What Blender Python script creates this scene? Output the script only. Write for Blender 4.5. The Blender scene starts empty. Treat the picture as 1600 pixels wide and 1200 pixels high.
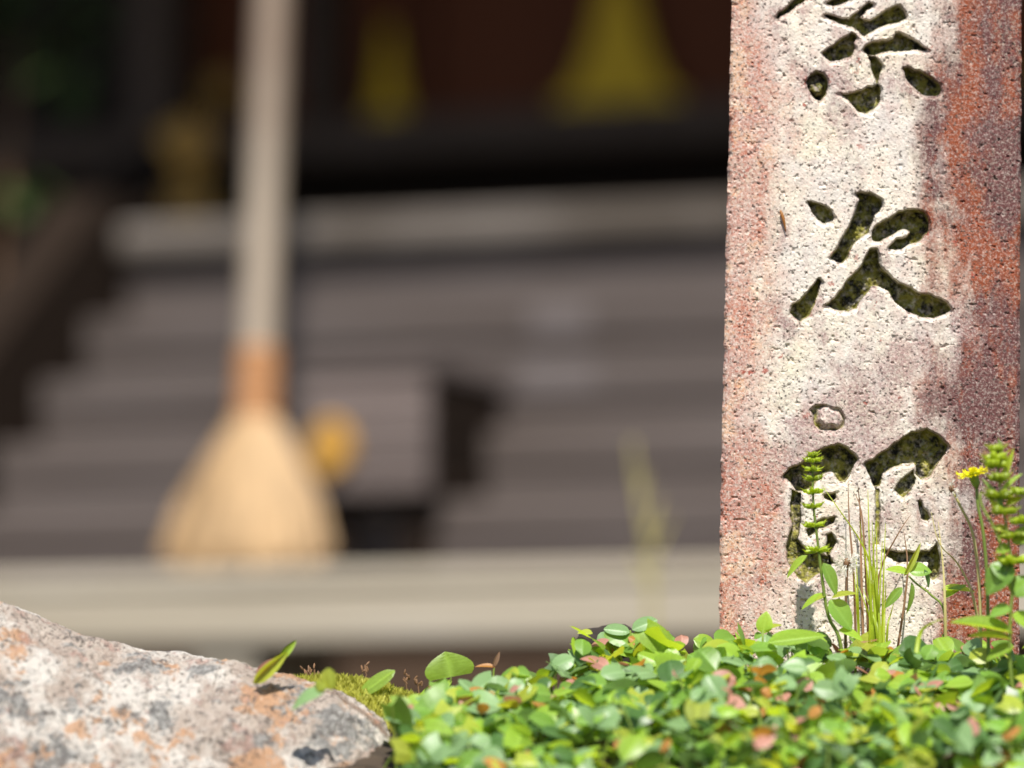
import bpy, math, random
import numpy as np
from mathutils import Vector, Matrix

random.seed(7); np.random.seed(7)
R = math.radians
sc = bpy.context.scene
COL = sc.collection

# ------------------------------------------------------------------ camera, sky, sun, exposure
CAM = Vector((0, 0, 0.35)); PITCH = R(5.0); F = 8700.0        # F in pixels of the 1600 px wide photograph
cd = bpy.data.cameras.new('camera'); cam = bpy.data.objects.new('camera', cd); COL.objects.link(cam)
cam.location = CAM; cam.rotation_euler = (R(90) + PITCH, 0, 0)
cd.sensor_width = 36; cd.lens = 36 * F / 1600; cd.clip_start = 0.05; cd.clip_end = 500
cd.dof.use_dof = True; cd.dof.focus_distance = 2.985; cd.dof.aperture_fstop = 3.4
cd.dof.aperture_blades = 0
sc.camera = cam
SUN_EL, SUN_AZ = R(57), R(-3)                                   # azimuth: to the left of straight behind the camera
SUNV = Vector((-math.sin(SUN_AZ) * math.cos(SUN_EL), -math.cos(SUN_AZ) * math.cos(SUN_EL), math.sin(SUN_EL)))
w = bpy.data.worlds.new('World'); sc.world = w; w.use_nodes = True
nt = w.node_tree; sky = nt.nodes.new('ShaderNodeTexSky'); sky.sky_type = 'NISHITA'; sky.sun_disc = False
sky.sun_elevation = SUN_EL; sky.sun_rotation = math.atan2(SUNV.x, SUNV.y)
bg = nt.nodes['Background']; bg.inputs[1].default_value = 0.08
nt.links.new(sky.outputs[0], bg.inputs[0])
sd = bpy.data.lights.new('sun', 'SUN'); sd.energy = 4.6; sd.angle = R(0.53); sd.color = (1, 0.955, 0.88)
sun = bpy.data.objects.new('sun', sd); COL.objects.link(sun); sun.location = (0, 0, 6)
sun.rotation_euler = (-SUNV).to_track_quat('-Z', 'Y').to_euler()
sc.view_settings.view_transform = 'Standard'; sc.view_settings.look = 'None'
sc.view_settings.exposure = 0.75; sc.view_settings.gamma = 1.0
sc.render.engine = 'CYCLES'; sc.cycles.use_denoising = True
sc.cycles.max_bounces = 8; sc.cycles.diffuse_bounces = 4; sc.cycles.transparent_max_bounces = 8

# ------------------------------------------------------------------ coordinates
FWD = Vector((0, math.cos(PITCH), math.sin(PITCH))); UP = Vector((0, -math.sin(PITCH), math.cos(PITCH)))
def ray(px, py):
    return FWD + Vector((1, 0, 0)) * ((px - 800) / F) + UP * ((600 - py) / F)
def at(px, py, Y):
    r = ray(px, py); return CAM + r * (Y / r.y)
def atnp(px, py, Y):
    a = (px - 800) / F; b = (600 - py) / F
    ry = math.cos(PITCH) - b * math.sin(PITCH); rz = math.sin(PITCH) + b * math.cos(PITCH)
    k = Y / ry
    return a * k, Y + 0 * k, CAM.z + rz * k
# metres per photo pixel at the stone
MPP = 3.0 / F

# ------------------------------------------------------------------ numpy noise
def vnoise(x, y, seed):
    rs = np.random.RandomState(seed); T = rs.rand(256, 256)
    xi = np.floor(x).astype(int); yi = np.floor(y).astype(int); fx = x - xi; fy = y - yi
    fx = fx * fx * (3 - 2 * fx); fy = fy * fy * (3 - 2 * fy)
    g = lambda a, b: T[a & 255, b & 255]
    return (g(xi, yi) * (1 - fx) + g(xi + 1, yi) * fx) * (1 - fy) + (g(xi, yi + 1) * (1 - fx) + g(xi + 1, yi + 1) * fx) * fy
def fbm(x, y, seed, oct=4, gain=0.5):
    s = 0; a = 1; n = 0
    for k in range(oct):
        s = s + a * (vnoise(x * 2 ** k, y * 2 ** k, seed + k) - 0.5); n += a; a *= gain
    return s / n * 2

# ------------------------------------------------------------------ mesh helpers
def mesh(name, V, Fc, mats, midx=None, smooth=False):
    me = bpy.data.meshes.new(name); me.from_pydata([tuple(v) for v in V], [], [tuple(f) for f in Fc])
    for m in (mats if isinstance(mats, (list, tuple)) else [mats]): me.materials.append(m)
    if midx is not None: me.polygons.foreach_set('material_index', midx)
    if smooth: me.polygons.foreach_set('use_smooth', [True] * len(me.polygons))
    me.update(); return me
def link(name, me, parent=None, loc=None, mat4=None):
    o = bpy.data.objects.new(name, me); COL.objects.link(o)
    if parent is not None: o.parent = parent
    if loc is not None: o.location = loc
    if mat4 is not None: o.matrix_basis = mat4
    return o
def tag(o, label=None, cat=None, group=None, kind=None):
    if label: o['label'] = label
    if cat: o['category'] = cat
    if group: o['group'] = group
    if kind: o['kind'] = kind
    return o
def empty(name, loc, label, cat, group=None, rz=0):
    o = bpy.data.objects.new(name, None); COL.objects.link(o); o.location = loc; o.rotation_euler = (0, 0, rz)
    o.empty_display_size = 0.05
    return tag(o, label, cat, group)

class MB:
    def __init__(s): s.V = []; s.F = []; s.M = []
    def add(s, V, Fc, m=0):
        b = len(s.V); s.V += [Vector(v) for v in V]; s.F += [[i + b for i in f] for f in Fc]; s.M += [m] * len(Fc); return s
    def box(s, x0, x1, y0, y1, z0, z1, m=0, c=None):
        """bevelled box"""
        if c is None: c = min(abs(x1 - x0), abs(y1 - y0), abs(z1 - z0)) * 0.08
        import bmesh
        bm = bmesh.new(); bmesh.ops.create_cube(bm, size=1)
        for v in bm.verts: v.co = Vector(((x0 + x1) / 2 + v.co.x * (x1 - x0), (y0 + y1) / 2 + v.co.y * (y1 - y0), (z0 + z1) / 2 + v.co.z * (z1 - z0)))
        bmesh.ops.bevel(bm, geom=list(bm.edges), offset=c, segments=1, affect='EDGES')
        bm.verts.index_update()
        s.add([v.co.copy() for v in bm.verts], [[v.index for v in f.verts] for f in bm.faces], m); bm.free(); return s
    def tube(s, pts, rad, n=8, m=0, cap=True):
        pts = [Vector(p) for p in pts]; N = len(pts)
        rad = rad if isinstance(rad, (list, tuple)) else [rad] * N
        V = []; ref = Vector((0.3, 1, 0.2)).normalized()
        for i, p in enumerate(pts):
            d = (pts[min(i + 1, N - 1)] - pts[max(i - 1, 0)]).normalized()
            a = d.cross(ref)
            if a.length < 1e-3: a = d.cross(Vector((1, 0, 0)))
            a.normalize(); b = d.cross(a)
            for k in range(n):
                t = 2 * math.pi * k / n; V.append(p + (a * math.cos(t) + b * math.sin(t)) * rad[i])
        Fc = [[i * n + k, i * n + (k + 1) % n, (i + 1) * n + (k + 1) % n, (i + 1) * n + k] for i in range(N - 1) for k in range(n)]
        if cap: Fc += [list(range(n))[::-1], [(N - 1) * n + k for k in range(n)]]
        return s.add(V, Fc, m)
    def prism(s, poly, y0, y1, m=0):
        """polygon in local x,z extruded along y"""
        n = len(poly)
        V = [(p[0], y0, p[1]) for p in poly] + [(p[0], y1, p[1]) for p in poly]
        Fc = [list(range(n)), [n + k for k in range(n)][::-1]] + [[k, n + k, n + (k + 1) % n, (k + 1) % n] for k in range(n)]
        return s.add(V, Fc, m)
    def blob(s, c, r, n=8, rings=5, m=0, ax=None):
        c = Vector(c); r = Vector(r) if not isinstance(r, (int, float)) else Vector((r, r, r))
        q = ax.to_track_quat('Z', 'Y') if ax is not None else None
        V = []
        for i in range(rings + 1):
            a = math.pi * i / rings
            for k in range(n):
                t = 2 * math.pi * k / n
                v = Vector((r.x * math.sin(a) * math.cos(t), r.y * math.sin(a) * math.sin(t), r.z * math.cos(a)))
                V.append(c + (q @ v if q else v))
        return s.add(V, [[i * n + k, (i + 1) * n + k, (i + 1) * n + (k + 1) % n, i * n + (k + 1) % n] for i in range(rings) for k in range(n)], m)
    def rel(s, o):
        o = Vector(o); s.V = [v - o for v in s.V]; return s
    def build(s, name, mats, parent=None, smooth=False, loc=None):
        return link(name, mesh(name, s.V, s.F, mats, s.M if isinstance(mats, (list, tuple)) else None, smooth), parent, loc)

# ------------------------------------------------------------------ materials
def newmat(name):
    m = bpy.data.materials.new(name); m.use_nodes = True
    n = m.node_tree; p = n.nodes['Principled BSDF']; return m, n, p
class G:
    """tiny node-graph helper"""
    def __init__(s, nt): s.nt = nt; s.tc = nt.nodes.new('ShaderNodeTexCoord')
    def co(s, scale=(1, 1, 1), rot=(0, 0, 0)):
        n = s.nt.nodes.new('ShaderNodeMapping'); n.inputs['Scale'].default_value = scale; n.inputs['Rotation'].default_value = rot
        s.nt.links.new(s.tc.outputs['Object'], n.inputs[0]); return n.outputs[0]
    def noise(s, scale, detail=4, rough=0.5, co=None, dist=0.0):
        n = s.nt.nodes.new('ShaderNodeTexNoise'); n.inputs['Scale'].default_value = scale; n.inputs['Detail'].default_value = detail
        n.inputs['Roughness'].default_value = rough; n.inputs['Distortion'].default_value = dist
        s.nt.links.new(co if co is not None else s.tc.outputs['Object'], n.inputs['Vector']); return n.outputs[0]
    def voro(s, scale, co=None, feat='F1', out=0):
        n = s.nt.nodes.new('ShaderNodeTexVoronoi'); n.feature = feat; n.inputs['Scale'].default_value = scale
        s.nt.links.new(co if co is not None else s.tc.outputs['Object'], n.inputs['Vector']); return n.outputs[out]
    def ramp(s, v, stops, interp='LINEAR'):
        n = s.nt.nodes.new('ShaderNodeValToRGB'); e = n.color_ramp.elements; n.color_ramp.interpolation = interp
        while len(e) < len(stops): e.new(0.5)
        for k, (p, c) in enumerate(stops):
            e[k].position = p; e[k].color = (c, c, c, 1) if isinstance(c, (int, float)) else (*c, 1)
        s.nt.links.new(v, n.inputs[0]); return n.outputs[0]
    def mix(s, f, a, b, mode='MIX'):
        n = s.nt.nodes.new('ShaderNodeMix'); n.data_type = 'RGBA'; n.blend_type = mode
        for i, v in ((0, f), (6, a), (7, b)):
            if isinstance(v, (int, float)): n.inputs[i].default_value = v if i == 0 else (v, v, v, 1)
            elif isinstance(v, tuple): n.inputs[i].default_value = (*v, 1)
            else: s.nt.links.new(v, n.inputs[i])
        return n.outputs[2]
    def math(s, op, a, b=0.0, c=None):
        n = s.nt.nodes.new('ShaderNodeMath'); n.operation = op
        for i, v in enumerate((a, b) if c is None else (a, b, c)):
            if isinstance(v, (int, float)): n.inputs[i].default_value = v
            else: s.nt.links.new(v, n.inputs[i])
        return n.outputs[0]
    def sep(s):
        n = s.nt.nodes.new('ShaderNodeSeparateXYZ'); s.nt.links.new(s.tc.outputs['Object'], n.inputs[0]); return n.outputs
    def attr(s, name):
        n = s.nt.nodes.new('ShaderNodeAttribute'); n.attribute_name = name; return n.outputs['Fac']
    def bump(s, h, strength, dist, prev=None):
        n = s.nt.nodes.new('ShaderNodeBump'); n.inputs['Strength'].default_value = strength; n.inputs['Distance'].default_value = dist
        s.nt.links.new(h, n.inputs['Height'])
        if prev is not None: s.nt.links.new(prev, n.inputs['Normal'])
        return n.outputs[0]
def plain(name, col, rough=0.6, metal=0.0, var=0.25, scale=60, co=(1, 1, 1)):
    m, n, p = newmat(name); g = G(n)
    v = g.noise(scale, 4, 0.6, g.co(co))
    c = g.ramp(v, [(0.25, tuple(x * (1 - var) for x in col)), (0.75, tuple(min(1, x * (1 + var)) for x in col))])
    n.links.new(c, p.inputs['Base Color']); p.inputs['Roughness'].default_value = rough; p.inputs['Metallic'].default_value = metal
    return m
def wood(name, a, b, c, axis='x', rough=0.75, var=(0.72, 1.2), blotch=0.0):
    m, n, p = newmat(name); g = G(n)
    st = {'x': (3, 40, 60), 'z': (60, 40, 3), 'y': (40, 3, 60)}[axis]
    v = g.noise(1.0, 6, 0.65, g.co(st)); big = g.noise(4.0, 3, 0.5, g.co(tuple(s ** 0.35 for s in st)))
    oi = n.nodes.new('ShaderNodeObjectInfo')
    col = g.ramp(v, [(0.3, a), (0.5, b), (0.72, c)])
    col = g.mix(g.ramp(big, [(0.4, 0.0), (0.62, 0.75)]), col, b)
    col = g.mix(1.0, col, g.ramp(oi.outputs['Random'], [(0, var[0]), (1, var[1])]), 'MULTIPLY')
    if blotch: col = g.mix(g.ramp(g.noise(5.5, 2, 0.4), [(0.42, 0.0), (0.58, blotch)]), col, tuple(x * 0.8 for x in a))
    n.links.new(col, p.inputs['Base Color']); p.inputs['Roughness'].default_value = rough; p.inputs['Specular IOR Level'].default_value = 0.15
    n.links.new(g.bump(v, 0.4, 0.003), p.inputs['Normal'])
    return m
def leafmat(name, col, tr, tmix=0.45, rough=0.38, spec=0.5):
    m, n, p = newmat(name); g = G(n); oi = n.nodes.new('ShaderNodeObjectInfo')
    v = g.noise(2.3, 3, 0.6)
    k = g.math('ADD', g.math('MULTIPLY', oi.outputs['Random'], 0.5), g.math('MULTIPLY', v, 0.5))
    base = g.ramp(k, [(0.2, tuple(x * 0.7 for x in col)), (0.8, tuple(min(1, x * 1.3) for x in col))])
    rib = g.attr('rib'); vein = g.ramp(g.noise(9, 2, 0.5, g.co((1, 4, 1))), [(0.45, 0.0), (0.6, 0.25)])
    base = g.mix(g.math('ADD', g.ramp(rib, [(0.75, 0.0), (1.0, 0.55)]), vein), base, tuple(min(1, x * 1.5 + 0.04) for x in col))
    n.links.new(base, p.inputs['Base Color']); p.inputs['Roughness'].default_value = rough
    n.links.new(g.bump(rib, 0.25, 0.05), p.inputs['Normal'])
    p.inputs['Specular IOR Level'].default_value = spec
    t = n.nodes.new('ShaderNodeBsdfTranslucent'); mx = n.nodes.new('ShaderNodeMixShader'); mx.inputs[0].default_value = tmix
    tc = g.ramp(k, [(0.2, tuple(x * 0.8 for x in tr)), (0.8, tuple(min(1, x * 1.2) for x in tr))])
    n.links.new(tc, t.inputs[0])
    out = n.nodes['Material Output']
    n.links.new(p.outputs[0], mx.inputs[1]); n.links.new(t.outputs[0], mx.inputs[2]); n.links.new(mx.outputs[0], out.inputs[0])
    return m

L_GREEN = leafmat('leaf_green', (0.16, 0.30, 0.045), (0.46, 0.66, 0.05))
L_BRIGHT = leafmat('leaf_bright', (0.27, 0.43, 0.045), (0.58, 0.74, 0.03), 0.5)
L_BLUE = leafmat('leaf_bluegreen', (0.17, 0.28, 0.11), (0.28, 0.46, 0.12), 0.3, 0.42, 0.5)
L_YELLOW = leafmat('leaf_yellowgreen', (0.36, 0.42, 0.05), (0.64, 0.68, 0.04), 0.5)
L_DARK = leafmat('leaf_dark', (0.06, 0.13, 0.03), (0.16, 0.28, 0.03), 0.35)
L_ORANGE = leafmat('leaf_orange', (0.42, 0.19, 0.045), (0.66, 0.30, 0.04), 0.45, 0.5)
L_PINK = leafmat('leaf_pink', (0.40, 0.19, 0.14), (0.55, 0.24, 0.14), 0.35, 0.5)
L_SPIKE = leafmat('spike_green', (0.34, 0.44, 0.03), (0.62, 0.70, 0.02), 0.5)
L_DRY = leafmat('dry_stalk', (0.22, 0.12, 0.06), (0.3, 0.15, 0.06), 0.3, 0.7)
L_STRAW = leafmat('straw_stalk', (0.46, 0.40, 0.16), (0.5, 0.45, 0.15), 0.35, 0.6)
L_STEM = leafmat('stem_green', (0.22, 0.30, 0.05), (0.35, 0.45, 0.04), 0.35, 0.5)
L_MOSS = leafmat('moss_green', (0.40, 0.40, 0.06), (0.62, 0.60, 0.06), 0.4, 0.7)
L_PETAL = leafmat('petal_yellow', (0.88, 0.74, 0.01), (0.95, 0.85, 0.01), 0.35, 0.6, 0.2)
L_WHITE = leafmat('pappus_white', (0.75, 0.73, 0.68), (0.8, 0.78, 0.7), 0.5, 0.7)

# soil
m_soil, n, p = newmat('soil'); g = G(n)
v = g.noise(35, 6, 0.65)
n.links.new(g.ramp(v, [(0.3, (0.02, 0.013, 0.008)), (0.6, (0.06, 0.04, 0.024)), (0.8, (0.10, 0.075, 0.045))]), p.inputs['Base Color'])
p.inputs['Roughness'].default_value = 0.95; n.links.new(g.bump(v, 0.7, 0.01), p.inputs['Normal'])

# carved stone: pale granite with rust and mauve staining, moss in the letters
m_stone, n, p = newmat('carved_granite'); g = G(n)
sx, sy, sz = g.sep()                                           # object space: x across the face (0 = axis), z up
wob = g.noise(18, 4, 0.6, g.co((1, 1, 0.55)))                  # vertical drifts
wob2 = g.noise(42, 5, 0.65, g.co((1, 1, 0.7)))
fine = g.noise(900, 2, 0.7); med = g.noise(330, 3, 0.7)
pale = g.mix(g.ramp(wob2, [(0.35, 0.0), (0.65, 1.0)]), (0.68, 0.62, 0.51), (0.53, 0.48, 0.44))
cream = g.noise(26, 3, 0.5, g.co((1.3, 1, 1)))
pale = g.mix(g.ramp(cream, [(0.5, 0.0), (0.68, 0.5)]), pale, (0.58, 0.52, 0.36))
pale = g.mix(g.ramp(g.noise(75, 5, 0.7), [(0.48, 0.0), (0.64, 0.45)]), pale, (0.47, 0.30, 0.25))
pale = g.mix(g.ramp(g.noise(140, 4, 0.7, g.co((1, 1, 1), (0.3, 0.5, 1.0))), [(0.54, 0.0), (0.66, 0.4)]), pale, (0.33, 0.30, 0.29))
gran = g.ramp(g.noise(520, 3, 0.75), [(0.38, 0.35), (0.56, 1.0)])           # stains catch on the grain
# mauve patches in the middle
mv = g.ramp(g.noise(24, 8, 0.70, g.co((1, 1, 0.75), (0, 0.3, 0))), [(0.51, 0.0), (0.60, 0.85)])
lowm = g.math('ADD', g.math('MULTIPLY', g.math('SUBTRACT', sz, 0.14), 10.0), g.math('MULTIPLY', g.math('SUBTRACT', sx, 0.01), -5.0))
band = g.math('ABSOLUTE', g.math('ADD', lowm, g.math('MULTIPLY', g.math('SUBTRACT', g.noise(30, 7, 0.7), 0.5), 2.6)))
mv = g.math('MAXIMUM', mv, g.ramp(band, [(0.1, 0.8), (0.4, 0.0)]))
col = g.mix(g.math('MULTIPLY', mv, gran), pale, (0.24, 0.135, 0.13))
# left side blush
drift = g.noise(20, 7, 0.68, g.co((1, 1, 0.45)))
xr = g.math('ADD', sx, g.math('MULTIPLY', g.math('SUBTRACT', drift, 0.5), 0.16))
xn = g.math('MULTIPLY_ADD', xr, 6.25, 0.5)
fl = g.math('MULTIPLY', g.ramp(xn, [(0.05, 0.9), (0.25, 0.0)]), gran)
blush = g.mix(g.ramp(g.noise(32, 7, 0.7, g.co((1, 1, 0.4))), [(0.46, 0.0), (0.56, 1.0)]), (0.36, 0.17, 0.13), (0.36, 0.105, 0.055))
blush = g.mix(g.ramp(g.noise(48, 5, 0.7), [(0.52, 0.0), (0.60, 0.8)]), blush, (0.52, 0.29, 0.16))
col = g.mix(fl, col, blush)
# right side stain: rust and wine
fr = g.math('MULTIPLY', g.ramp(xn, [(0.67, 0.0), (0.82, 1.0)]), g.ramp(gran, [(0.35, 0.68), (0.8, 1.0)]))
rust = g.mix(g.ramp(g.noise(24, 8, 0.72, g.co((1, 1, 0.5))), [(0.46, 0.0), (0.55, 1.0)]), (0.105, 0.040, 0.038), (0.215, 0.052, 0.021))
col = g.mix(fr, col, rust)
# small red spots
rs = g.math('MULTIPLY', g.ramp(g.noise(130, 3, 0.7), [(0.62, 0.0), (0.66, 0.9)]), g.ramp(g.noise(25, 2, 0.5), [(0.5, 0.0), (0.6, 1.0)]))
col = g.mix(rs, col, (0.30, 0.07, 0.045))
# mineral grain: white and black specks
col = g.mix(g.math('MULTIPLY', g.ramp(fine, [(0.56, 0.0), (0.66, 0.65)]), g.ramp(fr, [(0.3, 1.0), (0.9, 0.45)])), col, (0.70, 0.60, 0.54))
col = g.mix(g.ramp(g.noise(620, 2, 0.6, g.co((1, 1, 1), (0.4, 0.7, 0.2))), [(0.60, 0.0), (0.66, 0.85)]), col, (0.045, 0.035, 0.03))
vs = g.math('MULTIPLY', g.ramp(g.voro(260), [(0.12, 1.0), (0.2, 0.0)]), g.ramp(g.noise(60, 2, 0.5), [(0.45, 0.0), (0.55, 0.9)]))
col = g.mix(vs, col, (0.05, 0.04, 0.035))
# moss and black lichen grown in the cut letters
cv = g.attr('carve')
grow = g.math('MULTIPLY', g.ramp(cv, [(0.27, 0.0), (0.45, 1.0)]), g.ramp(g.noise(260, 4, 0.7), [(0.34, 0.35), (0.5, 1.0)]))
moss = g.mix(g.ramp(g.noise(170, 5, 0.7), [(0.42, 0.0), (0.56, 1.0)]), (0.018, 0.017, 0.013), (0.25, 0.23, 0.045))
moss = g.mix(g.ramp(g.noise(210, 3, 0.6, g.co((1, 1, 1), (1, 0.2, 0.5))), [(0.62, 0.0), (0.68, 0.7)]), moss, (0.28, 0.29, 0.22))
col = g.mix(grow, col, moss)
n.links.new(col, p.inputs['Base Color']); p.inputs['Roughness'].default_value = 0.88
p.inputs['Specular IOR Level'].default_value = 0.25
n.links.new(g.bump(fine, 0.45, 0.0008, g.bump(med, 0.30, 0.0014)), p.inputs['Normal'])

# boulder with lichen
m_rock, n, p = newmat('lichen_rock'); g = G(n)
b1 = g.noise(28, 6, 0.65); b2 = g.noise(70, 5, 0.7); b3 = g.noise(300, 3, 0.7)
col = g.ramp(b2, [(0.3, (0.32, 0.245, 0.20)), (0.5, (0.45, 0.375, 0.315)), (0.7, (0.52, 0.45, 0.385))])
pl = g.ramp(g.noise(18, 6, 0.68, g.co((1, 1, 1), (0.5, 0.2, 0.9))), [(0.48, 0.0), (0.56, 0.85)])
col = g.mix(pl, col, (0.66, 0.62, 0.56))
orr = g.ramp(g.noise(30, 7, 0.70, g.co((1, 1, 1.2), (0.1, 1.2, 0.3))), [(0.535, 0.0), (0.57, 0.85)])
col = g.mix(orr, col, (0.50, 0.28, 0.15))
gr = g.ramp(g.noise(24, 8, 0.72, g.co((1, 1, 1.1), (1.3, 0.2, 0.6))), [(0.54, 0.0), (0.565, 0.9)])
col = g.mix(gr, col, g.mix(g.ramp(g.noise(230, 4, 0.7), [(0.4, 0.0), (0.6, 1.0)]), (0.12, 0.118, 0.115), (0.36, 0.355, 0.335)))
pk = g.ramp(g.noise(60, 6, 0.72, g.co((1, 1, 1), (0.9, 0.9, 0.1))), [(0.56, 0.0), (0.62, 0.6)])
col = g.mix(pk, col, (0.38, 0.22, 0.18))
cr = g.ramp(g.noise(120, 7, 0.82, None, 0.6), [(0.40, 0.85), (0.44, 0.0)])
col = g.mix(cr, col, (0.10, 0.085, 0.075))
col = g.mix(g.ramp(b3, [(0.36, 0.75), (0.43, 0.0)]), col, (0.09, 0.075, 0.065))
col = g.mix(g.ramp(b3, [(0.6, 0.0), (0.68, 0.5)]), col, (0.60, 0.55, 0.5))
n.links.new(col, p.inputs['Base Color']); p.inputs['Roughness'].default_value = 0.9; p.inputs['Specular IOR Level'].default_value = 0.25
n.links.new(g.bump(b3, 0.6, 0.002, g.bump(g.noise(150, 6, 0.78), 0.9, 0.004)), p.inputs['Normal'])
m_darkrock = plain('dark_wet_stone', (0.022, 0.015, 0.011), 0.95, 0, 0.5, 60)

W_GREY = wood('weathered_grey_wood', (0.062, 0.048, 0.041), (0.090, 0.073, 0.066), (0.124, 0.104, 0.098), var=(0.88, 1.08))
W_PATCH = wood('pale_wood_patch', (0.13, 0.11, 0.105), (0.17, 0.145, 0.14), (0.20, 0.175, 0.17))
W_PALE = wood('pale_bleached_wood', (0.25, 0.212, 0.155), (0.33, 0.288, 0.222), (0.38, 0.342, 0.285))
W_EDGE = wood('veranda_edge_wood', (0.065, 0.050, 0.036), (0.135, 0.116, 0.102), (0.185, 0.165, 0.148), blotch=0.7)
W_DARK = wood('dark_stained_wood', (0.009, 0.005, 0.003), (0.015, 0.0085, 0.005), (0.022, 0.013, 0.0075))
W_DARKZ = wood('dark_stained_post', (0.050, 0.032, 0.022), (0.080, 0.052, 0.036), (0.11, 0.074, 0.054), 'z')
W_RED = wood('red_brown_door', (0.080, 0.022, 0.008), (0.105, 0.030, 0.011), (0.13, 0.040, 0.015), 'z')
W_BOX = wood('box_wood', (0.10, 0.078, 0.07), (0.135, 0.108, 0.10), (0.175, 0.145, 0.135))
m_gold = plain('gilt_fitting', (0.56, 0.33, 0.0), 0.7, 0.0, 0.15, 30)
m_brass = plain('old_brass', (0.42, 0.22, 0.035), 0.5, 0.1, 0.2, 30)
m_tile = plain('roof_tile', (0.07, 0.07, 0.075), 0.6, 0, 0.3, 20)
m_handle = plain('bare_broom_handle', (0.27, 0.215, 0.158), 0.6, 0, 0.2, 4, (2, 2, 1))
nn = m_handle.node_tree; gg = G(nn); pb = nn.nodes['Principled BSDF']; src = pb.inputs['Base Color'].links[0].from_socket   # browner and darker towards the upper handle
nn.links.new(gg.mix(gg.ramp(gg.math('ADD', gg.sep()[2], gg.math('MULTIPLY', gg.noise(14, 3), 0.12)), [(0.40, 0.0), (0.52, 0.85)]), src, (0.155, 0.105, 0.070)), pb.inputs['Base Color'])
m_bind = plain('copper_brown_binding', (0.40, 0.19, 0.075), 0.6, 0, 0.25, 200, (1, 1, 6))
m_bristle = plain('straw_bristle', (0.44, 0.29, 0.148), 0.7, 0, 0.3, 90, (1, 1, 0.2))

# ------------------------------------------------------------------ ground with the bank that carries the stones
CR = [(-600, 1170), (300, 1150), (430, 1110), (520, 1082), (600, 1082), (700, 1090), (800, 1085), (870, 1055), (950, 1026), (1100, 1028), (1250, 1034), (1400, 1036), (1650, 1036), (2300, 1045)]
crx = np.array([at(a, b, 2.98).x for a, b in CR]); crz = np.array([at(a, b, 2.98).z for a, b in CR])
def mz(x, y):
    x = np.asarray(x, float); y = np.asarray(y, float)
    zc = np.interp(x, crx, crz)
    a = np.clip(2.98 - y, 0, None); f = zc - 0.34 * a - 2.6 * np.clip(a - 0.22, 0, None) ** 1.5
    b = np.clip(y - 3.35, 0, 0.75) / 0.75; s = 1 - b * b * (3 - 2 * b)
    xe = np.clip((np.abs(x) - 1.0) / 1.0, 0, 1); e = 1 - xe * xe * (3 - 2 * xe)
    z = np.clip(f, 0, None) * s * e
    return z + 0.006 * fbm(x * 14, y * 14, 3) * (z > 0.02) + 0.01 * fbm(x * 2 + 7, y * 2, 9)
xs = np.concatenate([np.linspace(-80, -3, 14), np.linspace(-2.8, -0.75, 12), np.linspace(-0.7, 0.7, 140), np.linspace(0.75, 2.8, 12), np.linspace(3, 80, 14)])
ys = np.concatenate([np.linspace(-60, 1.5, 12), np.linspace(1.7, 2.4, 12), np.linspace(2.43, 3.4, 97), np.linspace(3.45, 4.3, 18), np.linspace(4.5, 12, 12), np.linspace(14, 100, 12)])
X, Y = np.meshgrid(xs, ys); Z = mz(X, Y); nx, ny = len(xs), len(ys)
V = np.stack([X, Y, Z], -1).reshape(-1, 3)
Fc = [[j * nx + i, j * nx + i + 1, (j + 1) * nx + i + 1, (j + 1) * nx + i] for j in range(ny - 1) for i in range(nx - 1)]
tag(link('ground', mesh('ground', V.tolist(), Fc, m_soil, None, True)), 'dark bare soil ground rising to a planted bank', None, None, 'structure')

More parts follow.
